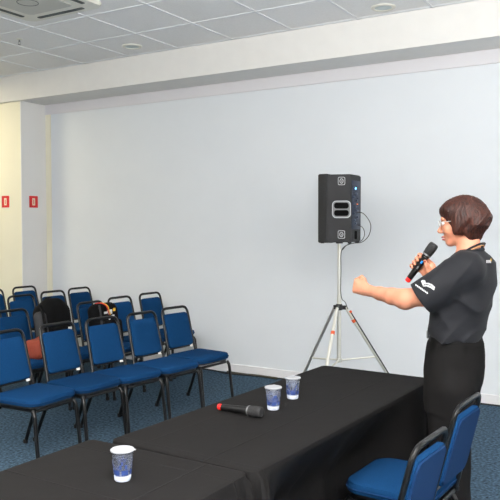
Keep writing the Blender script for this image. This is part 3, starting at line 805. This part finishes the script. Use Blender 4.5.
# left arm stretched forward
b.chain([A(463, 269, 3.45), A(424, 296, 3.41), A(407, 298.3, 3.42), A(392, 296.3, 3.46), A(380, 293.5, 3.50), A(369, 290.6, 3.535)], [.056, .049, .0465, .0425, .0345, .0265], .012)
b.ell(A(404, 301.5, 3.42), (.036, .036, .032), None, .04)
W = A(365.5, 289.6, 3.54); hd = unit(A(351, 283.6, 3.57)-W); hn0 = unit(np.array([.25, -.96, 0])); hu = unit(np.cross(hd, hn0)); hu = hu if hu[2] > 0 else -hu; hn = np.cross(hu, hd); hn = hn if hn[1] < 0 else -hn
Lp = lambda d, u, n: W+hd*d+hu*u+hn*n
b.cone(A(369, 290.6, 3.535), Lp(.03, 0, 0), .0265, .027, .02)
for i, u in enumerate((.029, .010, -.010, -.028)):
    b.cone(Lp(.005, u*.6, 0), Lp(.070-.003*i, u*1.02, .006), .016, .0125, .016)
    r_ = (.0102, .0106, .0100, .0088)[i]
    b.chain([Lp(.072-.003*i, u*1.05, .004), Lp(.088-.004*i, u*1.08, -.026), Lp(.062-.003*i, u*1.05, -.043), Lp(.044, u*1.0, -.030)], [r_+.001, r_, r_*.93, r_*.85], .006)
b.chain([Lp(.012, .022, -.006), Lp(.040, .044, -.014), Lp(.064, .050, -.022), Lp(.082, .042, -.030)], [.015, .0125, .0115, .0095], .010)
# right hand around the microphone
MA, MB = A(407, 281.5, 3.60), A(434.8, 243.8, 3.615)
aa = unit(MB-MA); cc0 = unit(CAM-(MA+MB)/2); nn = unit(np.cross(aa, cc0)); nn = nn if nn[0] < 0 else -nn; cc = unit(cc0-aa*(cc0@aa))
Rp = lambda t, n, c: MA+aa*t+nn*n+cc*c
for i, t_ in enumerate((.150, .126, .102, .079)):
    r_ = (.0094, .0098, .0094, .0084)[i]
    b.chain([Rp(t_-.004+.004*i, -.050, -.020), Rp(t_, -.012, -.033), Rp(t_+.003, .026, -.022), Rp(t_+.002, .031, .000), Rp(t_-.002, .020, .0185)], [r_*1.25, r_*1.1, r_, r_*.97, r_*.82], .007)
b.ell(Rp(.108, -.060, -.016), (.044, .034, .018), [aa, nn, cc], .018)
b.chain([Rp(.092, -.078, -.006), Rp(.112, -.056, .012), Rp(.130, -.034, .022), Rp(.146, -.012, .0265)], [.017, .0135, .0115, .0092], .010)
WR = Rp(.104, -.100, -.014)
b.chain([Rp(.107, -.070, -.016), WR, (WR+A(454, 303, 3.85))/2, A(454, 303, 3.85)], [.027, .0265, .037, .045], .02)
b.chain([A(454, 303, 3.85), A(462, 288, 3.83), A(470, 269, 3.77)], [.045, .049, .055], .02)
# legs inside the trousers
for yy, xx in ((3.50, 452), (3.69, 452)):
    h0 = A(xx+3, 385, yy); b.chain([h0, np.array([h0[0]-.01, yy, .48]), np.array([h0[0]+.005, yy, .09])], [.085, .055, .04], .03)
    b.cone(np.array([h0[0]+.02, yy, .055]), np.array([h0[0]-.14, yy+(.0), .045]), .038, .032, .03)
body = kid(b.mesh('body', M['skin'], None, .0042, smooth_it=1))
# eyes, lips
for s_ in (-1, 1):
    bm = BM(); bmesh.ops.create_uvsphere(bm, u_segments=16, v_segments=10, radius=.0120, matrix=Matrix.Translation(Vector(Hh(.0785, s_*.031, -.010)))); e = build('eye', bm, M['eyewhite']); kid(e)
    bm = BM(); bmesh.ops.create_uvsphere(bm, u_segments=12, v_segments=8, radius=.0062, matrix=Matrix.Translation(Vector(Hh(.0857, s_*.031, -.010)))); kid(build('iris', bm, M['iris']))
s = SDF(.004); s.ell(Hh(.0895, 0, -.0775), (.0135, .021, .0048), HB); s.ell(Hh(.0875, 0, -.0895), (.013, .019, .0058), HB); s.ell(Hh(.097, 0, -.083), (.010, .018, .0012), HB, .002, sub=True)
kid(s.mesh('lips', M['lip'], None, .0022, smooth_it=1))
# nail polish
def nail(p, n, d):
    s = SDF(.002); d = unit(d); n = unit(np.array(n)-d*(np.array(n)@d)); s.ell(p, (.0062, .0048, .0022), [d, np.cross(n, d), n]); kid(s.mesh('fingernail', M['nail'], None, .0014, smooth_it=1))
for i, t_ in enumerate((.150, .126, .102, .079)):
    r_ = (.0094, .0098, .0094, .0084)[i]
    p = Rp(t_-.001, .0245, .0115); d = Rp(t_-.002, .020, .0185)-Rp(t_+.002, .031, 0); nrm_ = nn*.75+cc*.66
    nail(p+unit(nrm_)*r_*.88, nrm_, d)
nail(Rp(.146, -.013, .0265)+cc*.0085, cc, Rp(.146, -.012, .0265)-Rp(.130, -.034, .022))

# --- hair
def strands(P, D):
    q = (P-HC)@np.array(HB).T; f, l, u = q[:, 0]+.03, q[:, 1], q[:, 2]
    az = np.arctan2(l, -f); el = np.arctan2(u-.02, np.hypot(f, l))
    lowf = np.clip((.10-u)/.16, 0, 1)
    sw = az+.22*np.sin(el*2.6+1.1)+.10*np.sin(el*6.1+az*2.3)+.06*np.sin(az*5.3)   # locks sweep round the head
    d = .0016*np.sin(sw*23+1.7*np.sin(sw*7.1))*(.5+.5*np.sin(az*3.7+el*4))+.0011*np.sin(sw*61+2*np.sin(el*4))+.0008*np.sin(sw*97+el*9)
    d += .0040*np.sin(sw*6.3+2*np.sin(el*2.3+.6))*lowf+.0012*np.sin(u*70+az*8)*lowf
    return D+d
s = SDF(.03)
s.ell(Hh(-.020, 0, .034), (.108, .090, .090), HB)
s.ell(Hh(-.062, 0, .004), (.078, .086, .072), HB)
s.cone(Hh(-.070, .03, -.02), Hh(-.052, .025, -.070), .060, .046); s.cone(Hh(-.070, -.03, -.02), Hh(-.052, -.025, -.070), .060, .046)
for g in (-1, 1): s.ell(Hh(-.006, g*.066, -.020), (.050, .026, .066), HB, .02)
s.ell(Hh(.052, 0, .055), (.042, .068, .036), HB, .03)
s.ell(Hh(-.116, 0, .006), (.036, .055, .026), HB, .02)
s.ell(Hh(.106, 0, -.062), (.080, .16, .088), HB, .006, sub=True)
s.ell(Hh(.03, 0, -.135), (.06, .14, .075), HB, .01, sub=True)
kid(s.mesh('hair', M['hair'], None, .0034, post=strands))
bm = BM()
for k in range(26):   # loose locks at the hem, the nape and the temple
    a = random.uniform(-1.9, 1.9); rr = random.uniform(.9, 1.0)
    p0 = Hh(-.055-.085*math.cos(a)*rr, -.083*math.sin(a)*rr, random.uniform(-.01, .02)); p2 = Hh(-.052-.082*math.cos(a)*rr*random.uniform(.85, 1.04), -.082*math.sin(a)*rr, random.uniform(-.105, -.085)); p1 = (p0+p2)/2+unit(p0-HC)*.012
    tube(bm, smooth_path([p0, p1, p2], 6), [.006*(1-i/13.)**.7+.0006 for i in range(13)], 6)
for k in range(16):
    l0 = random.uniform(-.05, .05); u0 = random.uniform(-.03, .05)
    p0 = Hh(-.118, l0, u0+.03); p1 = Hh(-.146, l0*1.1, u0); p2 = Hh(-.150-random.uniform(0, .014), l0*1.15, u0-random.uniform(.02, .035))
    tube(bm, smooth_path([p0, p1, p2], 6), [.0055*(1-i/13.)**.7+.0005 for i in range(13)], 6)
for p in (((.070, .046, .03), (.072, .064, -.01), (.045, .070, -.045)), ((.05, .062, .02), (.054, .070, -.02), (.022, .072, -.065)), ((.07, -.046, .03), (.072, -.064, -.01), (.045, -.070, -.045)), ((.035, .068, .01), (.036, .074, -.03), (.006, .072, -.075))):
    tube(bm, smooth_path([Hh(*q) for q in p], 6), [.0055*(1-i/13.)**.7+.0006 for i in range(13)], 6)
kid(build('hair_locks', bm, M['hair'])).parent = woman
# --- glasses
bm = BM()
for g in (-1, 1):
    tube(bm, [Hh(.101-.12*abs(.0185*math.cos(a)+.0) , g*(.033+.0205*math.cos(a)), -.010+.0165*math.sin(a)) for a in [2*PI*k/24 for k in range(24)]], .0017, 6, closed=True)
    tube(bm, [Hh(.098, g*.054, -.004), Hh(.070, g*.071, -.002), Hh(.0, g*.079, -.004)], .0016, 6)
tube(bm, smooth_path([Hh(.100, -.0125, -.006), Hh(.107, 0, -.001), Hh(.100, .0125, -.006)], 5), .0016, 6)
kid(build('glasses', bm, M['lens']))

# --- shirt
def crease(x): return 1-np.abs(np.sin(x))**.7
def folds(P, F, L):
    z = P[:, 2]; side = np.clip(L/.1, -1, 1)
    low = np.clip((1.20-z)/.16, 0, 1); mid = np.exp(-((z-1.26)/.09)**2)
    return 1.5*(-.0075*crease(z*26+F*15+1.6*np.sin(F*13+L*6))*low
            -.0065*crease(F*17-z*15+1.4*np.sin(z*11+1))*mid
            -.006*crease(z*15-F*19+.6+np.sin(L*12))*np.clip(1-low, .25, 1)
            +.006*np.sin(F*34+L*25+1.3)*np.clip((1.10-z)/.08, 0, 1))
s = SDF(.03)
SH = [(250.5, 460, 482, .070), (255, 455, 488.5, .115), (262, 448, 494, .15), (275, 439, 493.5, .170), (290, 434, 491.5, .172), (305, 432.5, 489, .166), (316, 431.5, 486, .158), (326, 431, 483.5, .156), (334, 431, 482, .155), (338, 432.5, 481, .152)]
lo, hi, fn = stack(SH, 0, folds); s.fn(lo, hi, fn, .03)
def sleeve(a, b_, ra, rb):
    a, b_ = np.array(a), np.array(b_); ax = unit(b_-a)
    def g(P):
        d = rcone(P, a, b_+ax*.05, ra, rb); q = P-a; t = q@ax
        d = d-.0095*crease(t*24+q[:, 2]*16+1.3*np.sin(q[:, 2]*17+t*6))*np.clip(1.15-t/.24, .15, 1)+.0025*np.sin(q[:, 2]*30+t*14)
        return np.maximum(d, (P-b_)@ax)
    m = max(ra, rb); s.fn(np.minimum(a, b_)-m, np.maximum(a, b_)+m, g, .035)
sleeve(A(466, 268.5, 3.46), A(420.3, 298.5, 3.41), .084, .086)
sleeve(A(471, 269, 3.76), A(460, 293, 3.835), .082, .080)
s.cone(A(463, 262, 3.50), A(473, 258, 3.62), .045, .045, .04); s.cone(A(472, 262, 3.72), A(472, 258, 3.60), .045, .045, .04)
# hollow sleeve ends and neck opening
ax = unit(A(420.3, 298.5, 3.41)-A(466, 268.5, 3.46)); e_ = A(420.3, 298.5, 3.41); s.cone(e_-ax*.05, e_+ax*.06, .070, .080, .004, sub=True)
ax = unit(A(460, 293, 3.835)-A(471, 269, 3.76)); e_ = A(460, 293, 3.835); s.cone(e_-ax*.05, e_+ax*.06, .066, .076, .004, sub=True)
s.cone(NB+np.array([-.005, 0, .012]), Hh(-.01, 0, -.07), .058, .062, .008, sub=True)
shirt = kid(s.mesh('shirt', M['shirt'], None, .005, smooth_it=1))
tree = bvh(shirt)
def pk(name, polys, m, Y, lift=.0012):
    o = patch(name, tree, polys, m, None, lift, Y); o.parent = shirt; return o
# sleeve emblem: small wing, long double-curved wing, line of tiny lettering
pk('sleeve_emblem', [[(421.0, 281.0), (423.2, 280.0), (424.8, 284.0), (423.2, 286.4)], [(423.4, 280.0), (425.4, 280.8), (426.2, 284.6), (425.0, 284.6)],
    [(423.2, 286.6), (424.8, 285.2), (427.8, 285.0), (426.8, 286.4)], [(426.8, 286.4), (427.8, 285.0), (431.6, 286.4), (430.6, 288.0)], [(430.6, 288.0), (431.6, 286.4), (434.8, 289.0), (433.9, 290.3)],
    [(424.2, 284.0), (425.4, 282.9), (428.8, 283.0), (428.2, 284.4)], [(428.2, 284.4), (428.8, 283.0), (432.2, 284.4), (431.6, 286.0)], [(431.6, 286.0), (432.2, 284.4), (435.1, 287.0), (434.8, 288.7)]], M['white'], 3.4)
pk('sleeve_lettering', [[(415.2+i*1.58, 284.6+i*1.10), (416.4+i*1.58, 284.0+i*1.10), (417.0+i*1.58, 285.9+i*1.10), (415.9+i*1.58, 286.4+i*1.10)] for i in range(8)], M['white'], 3.4)
pk('back_lettering', [[(486.2+i*1.25, 260.2-185*0+0-(.0)), (487.1+i*1.25, 260.1), (487.1+i*1.25, 263.0), (486.2+i*1.25, 263.1)] for i in range(4)], M['white'], 3.6)
pk('back_emblem', [[(490.2, 259.2), (491.0, 258.4), (491.4, 261.2), (490.6, 261.6)]], M['yellow'], 3.6)
# collar band
def ring(r_f, r_l, tilt, lift, rad, flat, m, name, n=48):
    bm = BM(); pts = []
    for k in range(n):
        a = 2*PI*k/n; F, L_ = r_f*math.cos(a), r_l*math.sin(a)
        pts.append(NB+ft*F+lt*L_+np.array([0, 0, lift-tilt*F/r_f]))
    tube(bm, pts, rad, 8, closed=True, flat=flat); return kid(build(name, bm, m))
ring(.064, .068, .024, .010, .0055, 1.6, M['shirt'], 'collar')
lan = ring(.064, .070, .040, .024, .0105, .5, M['blkplastic'], 'lanyard')
ring(.0655, .0735, .041, .0125, .0024, 1, M['tan'], 'lanyard_trim')
lt_tree = bvh(lan)
o = patch('lanyard_lettering', lt_tree, [[(464.4+i*1.3, 246.9-i*.42), (465.2+i*1.3, 246.6-i*.42), (465.4+i*1.3, 248.5-i*.42), (464.6+i*1.3, 248.8-i*.42)] for i in range(5)], M['white'], None, .0008, 3.55); o.parent = lan

# --- trousers
def tw(P, F, L):
    z = P[:, 2]; k_ = np.clip((1.0-z)/.12, 0, 1); return k_*(.003*np.sin(F*30+L*22+z*8)+.002*np.sin(z*38+F*20))
s = SDF(.04)
lo, hi, fn = stack([(330, 434, 479, .145), (338, 431, 480.5, .149), (343, 428.5, 482.3, .155), (355, 426.5, 483.5, .168), (367, 425.5, 484, .180), (385, 425.5, 481.5, .186), (398, 427, 478, .184), (405, 429, 474, .18)], 0, tw); s.fn(lo, hi, fn, .04)
for yy, xx in ((3.50, 451.5), (3.69, 452.5)):
    a_ = A(xx, 392, yy); k_ = np.array([a_[0]-.012, yy, .50]); z_ = np.array([a_[0]+.0, yy, .05])
    def leg(P, a_=a_, k_=k_, z_=z_):
        d = np.minimum(rcone(P, a_, k_, .110, .100), rcone(P, k_, z_, .100, .098))
        ang = np.arctan2(P[:, 1]-a_[1], P[:, 0]-a_[0])
        return np.maximum(d+.0035*np.sin(ang*5+P[:, 2]*7)+.003*np.sin(P[:, 2]*24+ang*2), .035-P[:, 2])
    s.fn(np.minimum(a_, z_)-.12, np.maximum(a_, z_)+.12, leg, .05)
tr = kid(s.mesh('trousers', M['trouser'], None, .0065, smooth_it=1))
tree2 = bvh(tr)
def pt(name, polys, m, lift=.002):
    o = patch(name, tree2, polys, m, None, lift, 3.5); o.parent = tr; return o
pt('belt_loop', [[(431.5, 338), (434.8, 338), (434.8, 350), (431.5, 350)]], M['trouser'], .003)
pt('belt_loop', [[(463.4, 341), (467.0, 341), (467.2, 352), (463.6, 352)]], M['trouser'], .003)
pt('waistband_seam', [[(427.5, 348.6), (446, 347.0), (446, 347.5), (427.5, 349.1)], [(446, 347.0), (480.5, 349), (480.5, 349.5), (446, 347.5)]], M['leather'], .0006)
pt('pocket_seam', [[(441.8, 350), (442.3, 350), (444.6, 376), (444.1, 376)]], M['leather'], .0006)
cpt = A(457, 341, 3.6); s = SDF(.01)
lo, hi, fn = stack([(331, 434, 479.5, .145), (338, 431, 480.5, .149), (342, 429.5, 481.5, .153)], .0012); s.fn(lo, hi, fn, .002)
belt = kid(s.mesh('belt', M['leather'], None, .005, smooth_it=1))
bm = BM(); T_ = frame(Vector(A(457, 337, 3.6)+ft*.149), Vector(lt), Vector((0, 0, 1)), Vector(ft)); prism(bm, rrect(.05, .042, .006), 0, .006, T_, .001); o = build('buckle', bm, M['silver']); o.parent = belt
# shoes
for yy in (3.50, 3.69):
    hx = A(452, 392, yy)[0]
    s = SDF(.03); s.cone((hx+.045, yy, .045), (hx-.05, yy, .045), .040, .042); s.cone((hx-.05, yy, .042), (hx-.165, yy, .034), .042, .030); s.cone((hx+.02, yy, .05), (hx+.015, yy, .11), .042, .045)
    s.fn((hx-.25, yy-.1, -.1), (hx+.15, yy+.1, .0), lambda P: P[:, 2]+0, .002, sub=True)
    kid(s.mesh('shoe', M['leather'], None, .005, smooth_it=1))
mic(tuple(MA), tuple(MB), tuple(cc-nn*.1), 'black handheld microphone with red end held up to the mouth of the person')


# ================================================================== LIGHT
def area(name, loc, sx, sy, power, col=(1, 1, 1), rot=(0, 0, 0)):
    l = bpy.data.lights.new(name, 'AREA'); l.shape = 'RECTANGLE'; l.size = sx; l.size_y = sy; l.energy = power; l.color = col
    o = bpy.data.objects.new(name, l); o.location = loc; o.rotation_euler = rot; link(o); return o
def fill_panel(x, y, power, col=(1, 1, 1), label=''):  # unseen panel added as fill light, shaped like a ceiling fitting
    t = empty('added_fill_panel', (x, y, ZC), label=label, cat='ceiling light', group='flat added fill light panels behind the camera')
    build('housing', box(BM(), -.32, .32, -.32, .32, -.03, 0, .004), M['acwhite'], t)
    build('diffuser', box(BM(), -.29, .29, -.29, .29, -.034, -.029), M['fillglow'], t)
    o = area('fill_light', (x, y, ZC-.045), .58, .58, power, (1, .975, .94))
P0 = 50
for i, (x, y, p, c) in enumerate(((-1.2, .6, 1.2, (1, .99, .98)), (-3.9, .6, 1.2, (1, .99, .97)), (-6.6, 1.2, 1, (1, .98, .94)), (-2.4, 2.9, .0, (1, 1, 1)),
                              (-1.2, -1.8, 1.2, (1, .99, .98)), (-3.9, -1.8, 1, (1, .99, .98)), (-6.6, -1.8, 1, (1, .98, .95)), (1.6, .6, 1.6, (1, .99, .98)), (1.6, -1.8, 1.2, (1, .99, .98)))):
    if p: fill_panel(x, y, P0*p, c, 'added square white fill light panel on the ceiling outside the picture')
area('bounce_flash', (.5, -.3, 1.6), .6, .6, 1500, (1, .98, .95), (R(180), 0, 0))
area('warm_lamp', (-8.2, 4.9, ZC-.05), .6, .6, 66, (1, .88, .60))
w = bpy.data.worlds.new('World'); SC.world = w; w.use_nodes = True
w.node_tree.nodes['Background'].inputs[0].default_value = (.8, .85, .9, 1); w.node_tree.nodes['Background'].inputs[1].default_value = .2
SC.view_settings.view_transform = 'Standard'; SC.view_settings.look = 'None'; SC.view_settings.gamma = 1; SC.view_settings.use_curve_mapping = False
SC.view_settings.exposure = -.36
